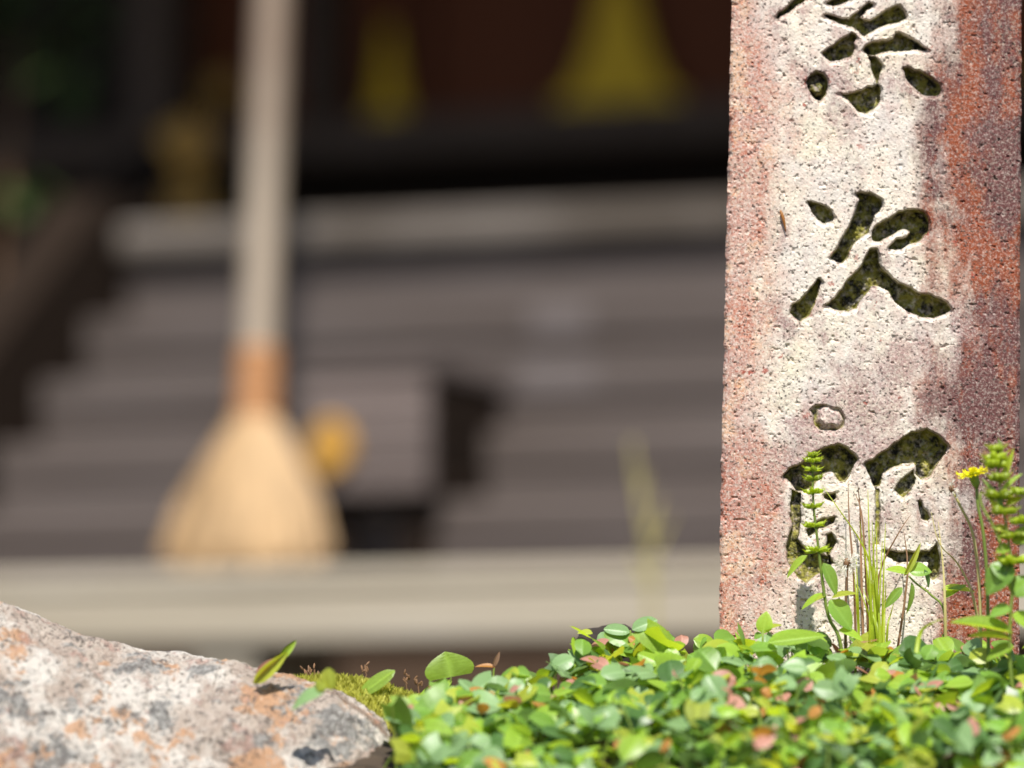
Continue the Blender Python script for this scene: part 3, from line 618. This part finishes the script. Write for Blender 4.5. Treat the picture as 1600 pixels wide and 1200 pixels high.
# ------------------------------------------------------------------ ground cover
TOP = [(560, 1120), (640, 1090), (700, 1075), (760, 1066), (830, 1050), (870, 1025), (920, 1000), (960, 988), (1040, 990), (1120, 1000), (1200, 1005), (1300, 1000), (1400, 1008), (1500, 1005), (1640, 1000)]
gc_o = Vector((at(1150, 1100, 2.88).x, 2.88, float(mz(at(1150, 1100, 2.88).x, 2.88))))
cover = empty('creeping_plant', gc_o, 'low mat of small round green and reddish leaves covering the bank', 'ground cover')
rg = random.Random(11); cand = []
while len(cand) < 1650:
    px_ = rg.uniform(575, 1650); tv = rg.random() ** 0.8
    top = float(np.interp(px_, [a for a, _ in TOP], [b for _, b in TOP]))
    py_ = top + (1235 - top) * tv
    if px_ < 700 and py_ > 1090 and px_ < 600 + (py_ - 1090) * 0.45: continue
    if tv > 0.5 and rg.random() < 0.38: continue
    Yl = 2.975 - 0.185 * (py_ - 985) / 240 + rg.uniform(-0.02, 0.02)
    if py_ < 1030: Yl = min(Yl, 2.985)
    pos = at(px_, py_ + rg.uniform(-8, 8), Yl)
    gz = float(mz(pos.x, pos.y))
    h = rg.uniform(0.002, 0.028)
    if pos.z < gz + 0.002: pos.z = gz + h
    # colour: reds gather in drifts
    drift = float(fbm(np.array([px_ / 120]), np.array([py_ / 60]), 131, 3)[0])
    r_ = rg.random()
    if drift > 0.14 and r_ < 0.38: b_ = 5 if rg.random() < 0.5 else 6
    elif r_ < 0.03: b_ = rg.choice((5, 6))
    else:
        q = rg.random(); q = q if tv < 0.5 else q ** 0.8; b_ = 0 if q < 0.30 else 1 if q < 0.50 else 3 if q < 0.61 else 2 if q < 0.84 else 4
    s = rg.uniform(0.0095, 0.0175) * (0.68 if b_ >= 5 else 1)
    if rg.random() < 0.10: s *= 1.3
    az = rg.uniform(0, 2 * math.pi)
    nrm = Vector((rg.gauss(0, 0.62), -0.5 + rg.gauss(0, 0.7), 0.9)).normalized()
    d = Vector((math.cos(az), math.sin(az), 0)); d = (d - nrm * d.dot(nrm)).normalized()
    a_ = rg.choice((0, 0, 1, 2, 2, 3, 4))
    cand.append((pos, d, nrm, s, a_, b_))
cand.sort(key=lambda c: -(c[3] * (0.6 + 0.4 * abs(c[2].y)) + 0.06 * (c[0].z - gc_o.z) - 0.05 * (c[0].y - 2.9)))
for pos, d, nrm, s, a_, b_ in cand[:290]:
    link('leaf', LM[(a_, b_)], cover, None, frame(pos - gc_o - d * s * 0.5, d, nrm, s))
VV, FF, MI = [], [], []
stem = MB()
base = {k: (np.array([v.co for v in m.vertices]), [list(p_.vertices) for p_ in m.polygons]) for k, m in LM.items()}
nv = 0
for i, (pos, d, nrm, s, a_, b_) in enumerate(cand):
    if i >= 290:
        M = np.array(frame(pos - gc_o - d * s * 0.5, d, nrm, s)); bv, bf = base[(a_, b_)]
        VV.append(bv @ M[:3, :3].T + M[:3, 3]); FF += [[q + nv for q in f] for f in bf]; MI += [b_] * len(bf); nv += len(bv)
    if i % 2 == 0:                                              # leaf stalks
        p0 = pos - gc_o - d * s * 0.5; gx = pos.x + rg.gauss(0, 0.006); gy = pos.y + rg.gauss(0, 0.006) + 0.004
        p2 = Vector((gx, gy, float(mz(gx, gy)) - 0.002)) - gc_o
        stem.tube([p2, p0.lerp(p2, 0.4) + Vector((0, 0, 0.002)), p0], [0.0006, 0.0005, 0.0004], 4, 0, False)
me = mesh('undergrowth', np.concatenate(VV).tolist(), FF, PAL, MI, True)
me.attributes.new('rib', 'FLOAT', 'POINT').data.foreach_set('value', np.tile([0, 0.45, 1, 0.45, 0], len(me.vertices) // 5).astype(np.float32))
tag(link('undergrowth', me, cover), None, None, None, 'stuff')
tag(stem.build('leaf_stalks', L_STEM, cover), None, None, None, 'stuff')

# ------------------------------------------------------------------ moss between boulder and leaves
mb = MB(); rm = random.Random(5)
for k in range(9000):
    px_ = rm.uniform(425, 720)
    pyt = float(np.interp(px_, [425, 470, 520, 560, 600, 640, 700], [1068, 1060, 1058, 1062, 1072, 1086, 1100]))
    py_ = pyt + abs(rm.gauss(0, 26)); Yl = 2.965 - 0.0006 * (py_ - pyt) + rm.uniform(-0.012, 0.012)
    p0 = at(px_, py_, Yl); gz = float(0)
    L = rm.uniform(0.0018, 0.0042); dr = Vector((rm.gauss(0, 0.45), rm.gauss(0, 0.45) - 0.15, 1)).normalized()
    sd_ = dr.cross(Vector((rm.gauss(0, 1), rm.gauss(0, 1), 0.1))).normalized() * rm.uniform(0.0003, 0.0006); fw = dr.cross(sd_).normalized() * 0.0004
    b0_ = p0 - dr * 0.004
    mb.add([b0_ - sd_, b0_ + sd_, b0_ + fw, p0 + dr * L * 0.5 - sd_ * 0.9, p0 + dr * L * 0.5 + sd_ * 0.9, p0 + dr * L], [[0, 1, 4, 3], [3, 4, 5], [1, 2, 4], [2, 0, 3]])
mo = at(580, 1090, 2.95); mb.rel(mo)
tag(mb.build('moss', L_MOSS, None, False, mo), 'cushion of yellow-green moss behind the boulder edge', 'moss', None, 'stuff')

# ------------------------------------------------------------------ single plants
def pline(P, Y):
    return [at(a, b, Y if not isinstance(Y, (list, tuple)) else Y[i]) for i, (a, b) in enumerate(P)]
def smooth(P, n=4):
    out = []
    for i in range(len(P) - 1):
        p0 = P[max(i - 1, 0)]; p1 = P[i]; p2 = P[i + 1]; p3 = P[min(i + 2, len(P) - 1)]
        for k in range(n):
            t = k / n
            out.append(0.5 * ((2 * p1) + (p2 - p0) * t + (2 * p0 - 5 * p1 + 4 * p2 - p3) * t * t + (3 * p1 - p0 - 3 * p2 + p3) * t ** 3))
    return out + [P[-1]]
def stem_part(name, P, r0, r1, mat, parent, org, n=6):
    Q = smooth([p - org for p in P]); N = len(Q)
    return MB().tube(Q, [r0 + (r1 - r0) * i / (N - 1) for i in range(N)], n).build(name, mat, parent, True)
_lm = {}
def leaf_between(parent, org, a, b, wpx, mat, tilt=(0, -0.7, 1), shape='ovate', fold=0.25, curl=-0.08, Y=2.95, dy=0.0, name='leaf'):
    """leaf from photo point a (stalk end) to b (tip)"""
    p0 = at(a[0], a[1], Y); p1 = at(b[0], b[1], Y + dy); L = (p1 - p0).length
    key = (mat.name, shape, round(fold, 2), round(curl, 2))
    if key not in _lm: _lm[key] = leafmesh('leaf', mat, 0.5, shape, fold, curl, rows=9)
    return link(name, _lm[key], parent, None, frame(p0 - org, p1 - p0, tilt, (wpx * MPP, L, L)))
def ground_at(px_, Y):
    x_ = at(px_, 1000, Y).x; return Vector((x_, Y, float(mz(x_, Y)) - 0.003))

def whorl_plant(label, base_px, Ys, stemP, whorls, size, group=None, name='flower_spike_plant', seed=1):
    r_ = random.Random(seed); o = ground_at(base_px, Ys); pl_ = empty(name, o, label, 'plant', group)
    stem_part('stem', [o] + pline(stemP, Ys), 0.0011, 0.0005, L_STEM, pl_, o)
    for (x_, y_, wpx) in whorls:
        mb = MB(); c = at(x_, y_, Ys) - o
        n_ = 10
        for k in range(n_):
            t = 2 * math.pi * k / n_ + r_.random(); rad = wpx * 0.5 * MPP
            dv = Vector((math.cos(t), math.sin(t), r_.uniform(0.0, 0.45))).normalized()
            mb.blob(c + dv * rad * 0.55, (size * 0.55, size * 0.55, rad * 0.5), 6, 4, 0, dv)
            tipd = (dv + Vector((0, 0, 0.5))).normalized()
            for j in (-1, 0, 1):                                # calyx teeth
                sdv = dv.cross(Vector((0, 0, 1))).normalized() * j * 0.45
                q = (tipd + sdv).normalized(); b0_ = c + dv * rad * 0.9
                mb.add([b0_ - q.cross(dv).normalized() * 0.0004 if q.cross(dv).length > 1e-4 else b0_, b0_ + Vector((0, 0, 0.0005)), b0_ + q * size * 1.2], [[0, 1, 2]])
        for s in (-1, 1):                                       # pair of bracts
            p0 = c; dv = Vector((s, -0.5, 0.1)).normalized(); L = wpx * 0.62 * MPP; up_ = Vector((0, 0, 1)); sd_ = dv.cross(up_) * L * 0.22
            mb.add([p0, p0 + dv * L * 0.5 + sd_, p0 + dv * L + up_ * -0.001, p0 + dv * L * 0.5 - sd_], [[0, 1, 2, 3]])
        mb.build('flower_whorl', L_SPIKE, pl_)
    return pl_, o
Ym = 2.955
mint, mo_ = whorl_plant('upright spike with yellow-green flower whorls in front of the lowest carved character', 1322, Ym,
    [(1312, 1000), (1294, 962), (1284, 900), (1278, 850), (1272, 800), (1270, 760), (1270, 712)],
    [(1270, 711, 16), (1270, 720, 26), (1270, 735, 27), (1271, 749, 29), (1270, 770, 33), (1270, 793, 32), (1272, 822, 34), (1277, 862, 38)], 0.0024)
for a, b, wp, mt, tl in (((1262, 868), (1228, 902), 14, L_BRIGHT, (0.3, -0.6, 1)), ((1286, 880), (1308, 930), 22, L_GREEN, (0.3, -1, 0.4)), ((1292, 930), (1251, 950), 22, L_BRIGHT, (0, -0.5, 1)),
                     ((1296, 938), (1332, 984), 36, L_GREEN, (0.2, -1, 0.5)), ((1300, 935), (1340, 925), 18, L_YELLOW, (0, -0.5, 1)), ((1290, 930), (1272, 938), 16, L_YELLOW, (0, -0.6, 1)), ((1310, 985), (1350, 1000), 24, L_BRIGHT, (0.2, -0.7, 1))):
    leaf_between(mint, mo_, a, b, wp, mt, tl, Y=Ym)
Yr = 2.885
sp2, so2 = whorl_plant('taller leafy plant with plump green flower buds near the yellow flower', 1592, Yr,
    [(1580, 1060), (1578, 980), (1582, 900), (1572, 820), (1562, 760), (1556, 700)],
    [(1556, 702, 22), (1556, 716, 34), (1556, 728, 36), (1562, 748, 34), (1562, 776, 44), (1568, 800, 40), (1594, 770, 30), (1598, 815, 40), (1584, 838, 44), (1585, 878, 52)], 0.0038, seed=2)
for a, b, wp, mt, tl in (((1566, 800), (1536, 745), 12, L_GREEN, (0.6, -1, 0.6)), ((1566, 770), (1597, 738), 10, L_BRIGHT, (0, -0.8, 1)), ((1560, 735), (1562, 683), 9, L_GREEN, (0.5, -1, 0.2)),
                     ((1582, 880), (1540, 928), 46, L_GREEN, (-0.2, -1, 0.7)), ((1582, 990), (1486, 966), 34, L_BRIGHT, (0, -0.55, 1)), ((1580, 1000), (1512, 990), 26, L_YELLOW, (0, -0.4, 1)), ((1582, 930), (1612, 900), 40, L_GREEN, (0.2, -0.8, 0.8)), ((1582, 960), (1620, 985), 40, L_BRIGHT, (0.1, -0.7, 1)), ((1578, 855), (1556, 862), 26, L_BRIGHT, (0, -0.8, 1)), ((1560, 800), (1545, 775), 9, L_SPIKE, (0, -1, 0.5)), ((1556, 728), (1536, 702), 8, L_DRY, (0, -1, 0.5)), ((1582, 905), (1548, 880), 30, L_GREEN, (-0.2, -1, 0.7)), ((1584, 850), (1616, 820), 26, L_BRIGHT, (0.2, -1, 0.7)), ((1575, 830), (1548, 822), 16, L_YELLOW, (0, -0.8, 0.8)), ((1580, 950), (1545, 962), 30, L_GREEN, (-0.1, -0.8, 1)), ((1584, 1010), (1540, 1030), 30, L_BRIGHT, (0, -0.7, 1)), ((1572, 790), (1600, 775), 14, L_SPIKE, (0, -0.8, 0.8)), ((1560, 760), (1585, 700), 10, L_SPIKE, (0.3, -1, 0.4))):
    leaf_between(sp2, so2, a, b, wp, mt, tl, Y=Yr)
stem_part('side_stem', pline([(1584, 930), (1560, 840), (1534, 790), (1532, 770)], Yr), 0.0009, 0.0006, L_STEM, sp2, so2)

# yellow flower
Yf = 2.93; o = ground_at(1545, Yf); fl_ = empty('yellow_flower', o, 'single yellow daisy-like flower on a thin green stem', 'flower')
stem_part('stem', [o] + pline([(1544, 980), (1542, 900), (1536, 830), (1528, 790), (1526, 762)], Yf), 0.0010, 0.0008, L_STEM, fl_, o)
c = at(1521, 742, Yf) - o; axis = Vector((-0.25, -0.18, 1)).normalized()
MB().tube([at(1526, 763, Yf) - o, at(1525, 756, Yf) - o, at(1522, 747, Yf) - o, c + axis * 0.001], [0.0009, 0.0022, 0.0026, 0.0030], 10).build('calyx', L_STEM, fl_, True)
for k in range(20):
    t = 2 * math.pi * (k + 0.3 * random.random()) / 20; u = axis.orthogonal().normalized(); v = axis.cross(u)
    dv = (u * math.cos(t) + v * math.sin(t) + axis * (0.18 if k % 2 else 0.42)).normalized(); sd_ = dv.cross(axis).normalized()
    L = 0.0092 * random.uniform(0.88, 1.05); w_ = 0.00125
    V = []; 
    for q, ww in ((0.12, 0.5), (0.4, 0.95), (0.75, 1.1), (0.97, 1.0)):
        m_ = c + dv * L * q - axis * 0.0016 * q * q
        V += [m_ - sd_ * w_ * ww, m_ + axis * 0.0002, m_ + sd_ * w_ * ww]
    V += [c + dv * L * 1.06 - sd_ * w_ * 0.5, c + dv * L * 1.06 + sd_ * w_ * 0.5]
    MB().add(V, [[i * 3 + j, i * 3 + j + 1, i * 3 + j + 4, i * 3 + j + 3] for i in range(3) for j in range(2)] + [[9, 10, 12], [10, 11, 13]]).build('petal', L_PETAL, fl_)
mb = MB()
for k in range(26):
    dv = (Vector((random.gauss(0, 0.4), random.gauss(0, 0.4), 1))).normalized(); mb.tube([c, c + dv * 0.0042], [0.0004, 0.0003], 4)
mb.build('stamens', L_PETAL, fl_)

def seed_head(label, base_px, Y, P, r, hairs, name='seed_head', core=0.0016, stemmat=L_STRAW, hr=0.0085):
    o = ground_at(base_px, Y); e = empty(name, o, label, 'seed head')
    stem_part('stem', [o] + pline(P, Y), 0.0009, 0.0007, stemmat, e, o)
    c = at(P[-1][0], P[-1][1], Y) - o
    MB().blob(c, (core, core, core * 1.3), 10, 6).build('receptacle', L_DRY, e, True)
    mb = MB(); r_ = random.Random(base_px)
    for k in range(hairs):
        dv = Vector((r_.gauss(0, 1), r_.gauss(0, 1), r_.gauss(0.1, 1))).normalized(); L = hr * r_.uniform(0.7, 1.1)
        mb.tube([c, c + dv * L * 0.6], [0.00022, 0.00022], 3, 0, False)
        for j in range(5):
            q = (dv + Vector((r_.gauss(0, .6), r_.gauss(0, .6), r_.gauss(0, .6)))).normalized(); mb.tube([c + dv * L * 0.6, c + dv * L * 0.6 + q * L * 0.35], [0.0002, 0.00014], 3, 0, False)
    tag(mb.build('pappus', L_WHITE, e), None, None, None, 'stuff')
seed_head('white fluffy seed head on a thin brown stalk beside the flower spike', 1322, 2.965, [(1321, 985), (1322, 930), (1324, 880)], 0, 46, core=0.0022, stemmat=L_DRY)
seed_head('bent straw-coloured stalk with a spent fluffy tip left of the yellow flower', 1532, 2.945, [(1532, 960), (1528, 890), (1519, 830), (1500, 790), (1487, 764)], 0, 9, core=0.0016, hr=0.006)

# grass tuft and dry stalks against the stone
def tuft(label, cx, Y, blades, mat, name='grass_tuft', cat='grass', wd=0.0011):
    o = ground_at(cx, Y); e = empty(name, o, label, cat)
    for P in blades:
        Q = smooth(pline(P, [Y + 0.004 * ((i * 7 + int(P[0][0])) % 5 - 2) / 2 for i in range(len(P))]), 3); mb = MB(); N = len(Q); V = []
        for i, p_ in enumerate(Q):
            w_ = wd * (1 - (i / (N - 1)) ** 1.6) + 0.00012; V += [p_ - o + Vector((-w_, 0.0, 0)), p_ - o + Vector((0, -w_ * 0.5, 0)), p_ - o + Vector((w_, 0, 0))]
        mb.add(V, [[i * 3 + j, i * 3 + j + 1, i * 3 + j + 4, i * 3 + j + 3] for i in range(N - 1) for j in range(2)]); mb.build('blade', mat, e, True)
rt = random.Random(9); bl = []
for k in range(22):
    bx = 1372 + rt.gauss(0, 13); tx_ = bx + rt.gauss(-6, 20); ty = rt.uniform(800, 960)
    bl.append([(bx, 1035), (bx + (tx_ - bx) * 0.2, 980), (bx + (tx_ - bx) * 0.55, (980 + ty) / 2), (tx_, ty)])
bl += [[(1375, 1030), (1372, 940), (1352, 860), (1310, 795), (1284, 758)], [(1368, 1030), (1360, 930), (1358, 840), (1356, 765)]]
tuft('tuft of thin bright green grass blades at the foot of the stone post', 1372, 2.965, bl, L_SPIKE, wd=0.0006)
tuft('few thin dry brown stalks standing before the carved character', 1345, 2.985, [[(1338, 1030), (1334, 900), (1327, 815), (1325, 752)], [(1350, 1030), (1346, 900), (1344, 800), (1340, 756)], [(1358, 1030), (1352, 880), (1346, 800), (1335, 770)], [(1366, 1030), (1372, 905), (1400, 840), (1424, 803)], [(1400, 1030), (1418, 900), (1412, 830)]], L_DRY, 'dry_stalk', 'dry stalk', 0.0006)
tuft('straw-coloured grass stalk leaning before the right edge of the stone', 1478, 2.96, [[(1478, 1030), (1477, 960), (1474, 890), (1466, 815)], [(1534, 1010), (1520, 930), (1496, 880), (1468, 850), (1455, 800)]], L_STRAW, 'straw_grass', 'grass', 0.0007)
tuft('arching pale stem bending over the leaves by the stone', 1432, 2.90, [[(1432, 1020), (1440, 985), (1470, 968), (1505, 970), (1530, 985)]], L_SPIKE, 'arching_stem', 'stem', 0.0011)

def sprig(label, base_px, Y, P, leaves, name='leafy_sprig', stemmat=L_STEM, o=None):
    o = o or ground_at(base_px, Y); e = empty(name, o, label, 'sprig')
    if P: stem_part('stem', [o] + pline(P, Y), 0.0007, 0.0005, stemmat, e, o)
    for l in leaves:
        leaf_between(e, o, l[0], l[1], l[2], l[3], l[4] if len(l) > 4 else (0, -0.7, 1), l[5] if len(l) > 5 else 'ovate', *(l[6] if len(l) > 6 else (0.25, -0.08)), Y=Y)
    return e
sprig('wiry sprig with folded and drooping green leaves before the carved stone', 1470, 2.965, [(1476, 960), (1455, 930), (1432, 912), (1420, 900)],
      [((1418, 896), (1384, 888), 20, L_BRIGHT, (0, -0.8, 1)), ((1420, 892), (1456, 892), 30, L_GREEN, (0.1, -0.9, 0.7)), ((1412, 900), (1440, 848), 10, L_YELLOW, (0.5, -1, 0.3)), ((1444, 890), (1452, 918), 10, L_DARK, (0.8, -1, 0)),
       ((1410, 918), (1382, 950), 15, L_GREEN, (0.3, -0.9, 0.6)), ((1424, 910), (1418, 960), 10, L_GREEN, (0.6, -1, 0)), ((1472, 922), (1524, 922), 20, L_BRIGHT, (0, -0.6, 1)), ((1475, 935), (1510, 912), 14, L_GREEN, (0, -0.9, 0.8))])
sprig('pair of folded pale leaves on a short stalk at the left stone foot', 1190, 2.955, [(1192, 985)], [((1192, 990), (1198, 955), 26, L_BRIGHT, (0, -1, 0.4)), ((1195, 985), (1222, 975), 14, L_YELLOW, (0, -0.6, 1)), ((1190, 990), (1178, 998), 16, L_GREEN)])
sprig('big flat green leaf held above the mat beside the stone foot', 1240, 2.93, [(1230, 1015)], [((1200, 1004), (1290, 990), 42, L_BRIGHT, (0.1, -0.75, 1), 'ovate', (0.1, -0.05)), ((1215, 1015), (1160, 1016), 30, L_GREEN, (0, -0.6, 1))])
sprig('sprig of round leaves rising above the dark stone', 985, 2.96, [(985, 1000), (985, 985)], [((988, 984), (1026, 966), 30, L_BLUE, (0.1, -0.9, 1), 'round', (0.1, -0.1)), ((984, 988), (944, 980), 28, L_BLUE, (-0.1, -0.9, 1), 'round', (0.1, -0.1)), ((985, 990), (990, 1002), 40, L_BRIGHT, (0, -1, 0.5), 'round', (0.1, -0.1)), ((926, 990), (902, 988), 16, L_YELLOW, (0, -0.7, 1))])
sprig('half-round bright leaf standing alone above the moss', 705, 2.955, [(704, 1075), (705, 1056)], [((704, 1058), (696, 1018), 80, L_BRIGHT, (0.15, -1, 0.75), 'spade', (0.12, -0.06)), ((706, 1064), (646, 1102), 30, L_BRIGHT, (-0.3, -0.9, 0.8), 'ovate', (0.12, 0.0))])
sprig('narrow bright leaf leaning over the yellow moss', 562, 2.945, None, [((563, 1086), (617, 1048), 24, L_BRIGHT, (0.5, -1, 0.8), 'round', (0.12, 0.0))], o=at(563, 1092, 2.945))
tw = sprig('olive leaf and bluish leaf on a thin stalk hanging over the boulder edge', 590, 2.85, None, [((518, 1078), (512, 1044), 26, L_YELLOW, (-0.5, -1, 0.4), 'round', (0.3, -0.05)), ((508, 1080), (452, 1098), 34, L_BLUE, (-0.2, -0.7, 1), 'ovate', (0.2, -0.25)), ((506, 1066), (496, 1080), 26, L_YELLOW, (-0.8, -1, 0.3))], o=at(606, 1152, 2.85))
stem_part('stem', pline([(606, 1152), (580, 1124), (545, 1098), (518, 1078)], 2.85), 0.0006, 0.0005, L_DRY, tw, at(606, 1152, 2.85))
sprig('curled reddish-green leaf sprouting at the top of the boulder', 398, 2.895, None, [((396, 1068), (450, 1018), 20, L_YELLOW, (0.8, -1, 0.6), 'ovate', (0.5, 0.05)), ((438, 1030), (463, 1001), 11, L_BRIGHT, (0.5, -1, 0.5), 'ovate', (0.3, 0.0)), ((400, 1058), (440, 1026), 9, L_PINK, (-0.4, -1, 0.6), 'ovate', (0.4, 0.0))], o=at(396, 1070, 2.895))
sprig('small orange and brown leaf on a stalk above the mat', 770, 2.95, [(771, 1060), (772, 1044)], [((774, 1043), (742, 1040), 9, L_ORANGE, (0, -0.7, 1)), ((770, 1042), (781, 1018), 8, L_DRY, (0.5, -1, 0.4))])
for k, (x_, y_, s_) in enumerate(((478, 1045, 18), (492, 1048, 16), (570, 1044, 11), (636, 1058, 9), (655, 1064, 16))):
    o = at(x_, y_ + 22, 2.968); e = empty('dry_seed_pod', o, ('forked brown dried seed pod at the edge of the boulder moss', 'bristly brown dried seed pod beside the forked pod', 'upright single brown dried pod among the moss', 'thin brown dried stalk tip beside the standing leaf', 'clustered brown dried pods under the half-round leaf')[k], 'seed pod')
    r_ = random.Random(k); MB().tube([Vector((0, 0, 0)), Vector((r_.uniform(-.001, .001), 0, 0.004)), at(x_, y_ + 4, 2.968) - o], 0.0005, 5).build('stalk', L_DRY, e)
    for j in range(7):
        c = at(x_ + r_.uniform(-s_, s_) * 0.45, y_ + r_.uniform(-8, 8), 2.968) - o
        MB().blob(c, (0.0006, 0.0006, 0.0017), 6, 4, 0, Vector((r_.gauss(0, .5), r_.gauss(0, .3), 1))).build('pod', L_DRY, e)
# pine needle stuck to the stone
o = at(1222, 345, 2.9985); nd = MB().tube(smooth([at(1219, 328, 2.9985) - o, at(1224, 342, 2.998) - o, at(1228, 362, 2.9985) - o], 3), [0.0002, 0.0007, 0.0009, 0.0009, 0.0007, 0.0004, 0.0003], 5).build('dry_leaf_scrap', L_ORANGE, None, True, o)
tag(nd, 'tiny orange dry leaf scrap caught on the stone left of the middle character', 'leaf scrap')

# ------------------------------------------------------------------ background growth
Yw = 4.35; o = Vector((at(1015, 900, Yw).x, Yw, float(mz(at(1015, 900, Yw).x, Yw)))); e = empty('tall_weed', o, 'thin pale green weed standing before the wooden platform', 'weed')
stem_part('stem', [o] + pline([(1018, 960), (1012, 860), (996, 760), (988, 690)], Yw), 0.003, 0.0015, L_STRAW, e, o)
for a, b in (((1014, 880), (1052, 800)), ((1010, 850), (1030, 770)), ((1000, 790), (1008, 730)), ((1016, 920), (990, 860))):
    leaf_between(e, o, a, b, 12, L_STRAW, (0, -1, 0.4), Y=Yw)
sxl = BL(30, 60, 0.09); o = BO + TX * sxl[0] + TY * 0.085; o.z = 0
shr = empty('shrub', o, 'dark leafy shrub growing beside the shrine wall', 'shrub'); rs_ = random.Random(21)
L_SHADE = leafmat('shrub_leaf', (0.035, 0.062, 0.012), (0.05, 0.085, 0.01), 0.25, 0.6, 0.2)
lsm = leafmesh('leaf', L_SHADE, 0.34, 'ovate', 0.2, -0.15)
MB().tube([Vector((0, 0, 0)), Vector((0.02, 0.0, 0.5)), Vector((-0.02, 0, 0.95)), Vector((0, 0, sxl[1]))], [0.012, 0.01, 0.008, 0.004], 7).build('trunk', L_DRY, shr)
for k in range(60):
    ps = Vector((rs_.gauss(0, 0.05), -abs(rs_.gauss(0, 0.03)), sxl[1] + 0.015 + rs_.gauss(0, 0.04)))
    if k < 7: ps = Vector((BL(35, 320, 0.08)[0] - sxl[0] + rs_.gauss(0, 0.012), -0.02, BL(35, 320, 0.08)[1] + rs_.gauss(0, 0.012)))
    d = Vector((rs_.gauss(0, 1), rs_.gauss(0, 1), -0.3)).normalized(); link('leaf', lsm, shr, None, frame(ps, d, (rs_.gauss(0, .4), -0.5, 1), rs_.uniform(0.03, 0.05)))
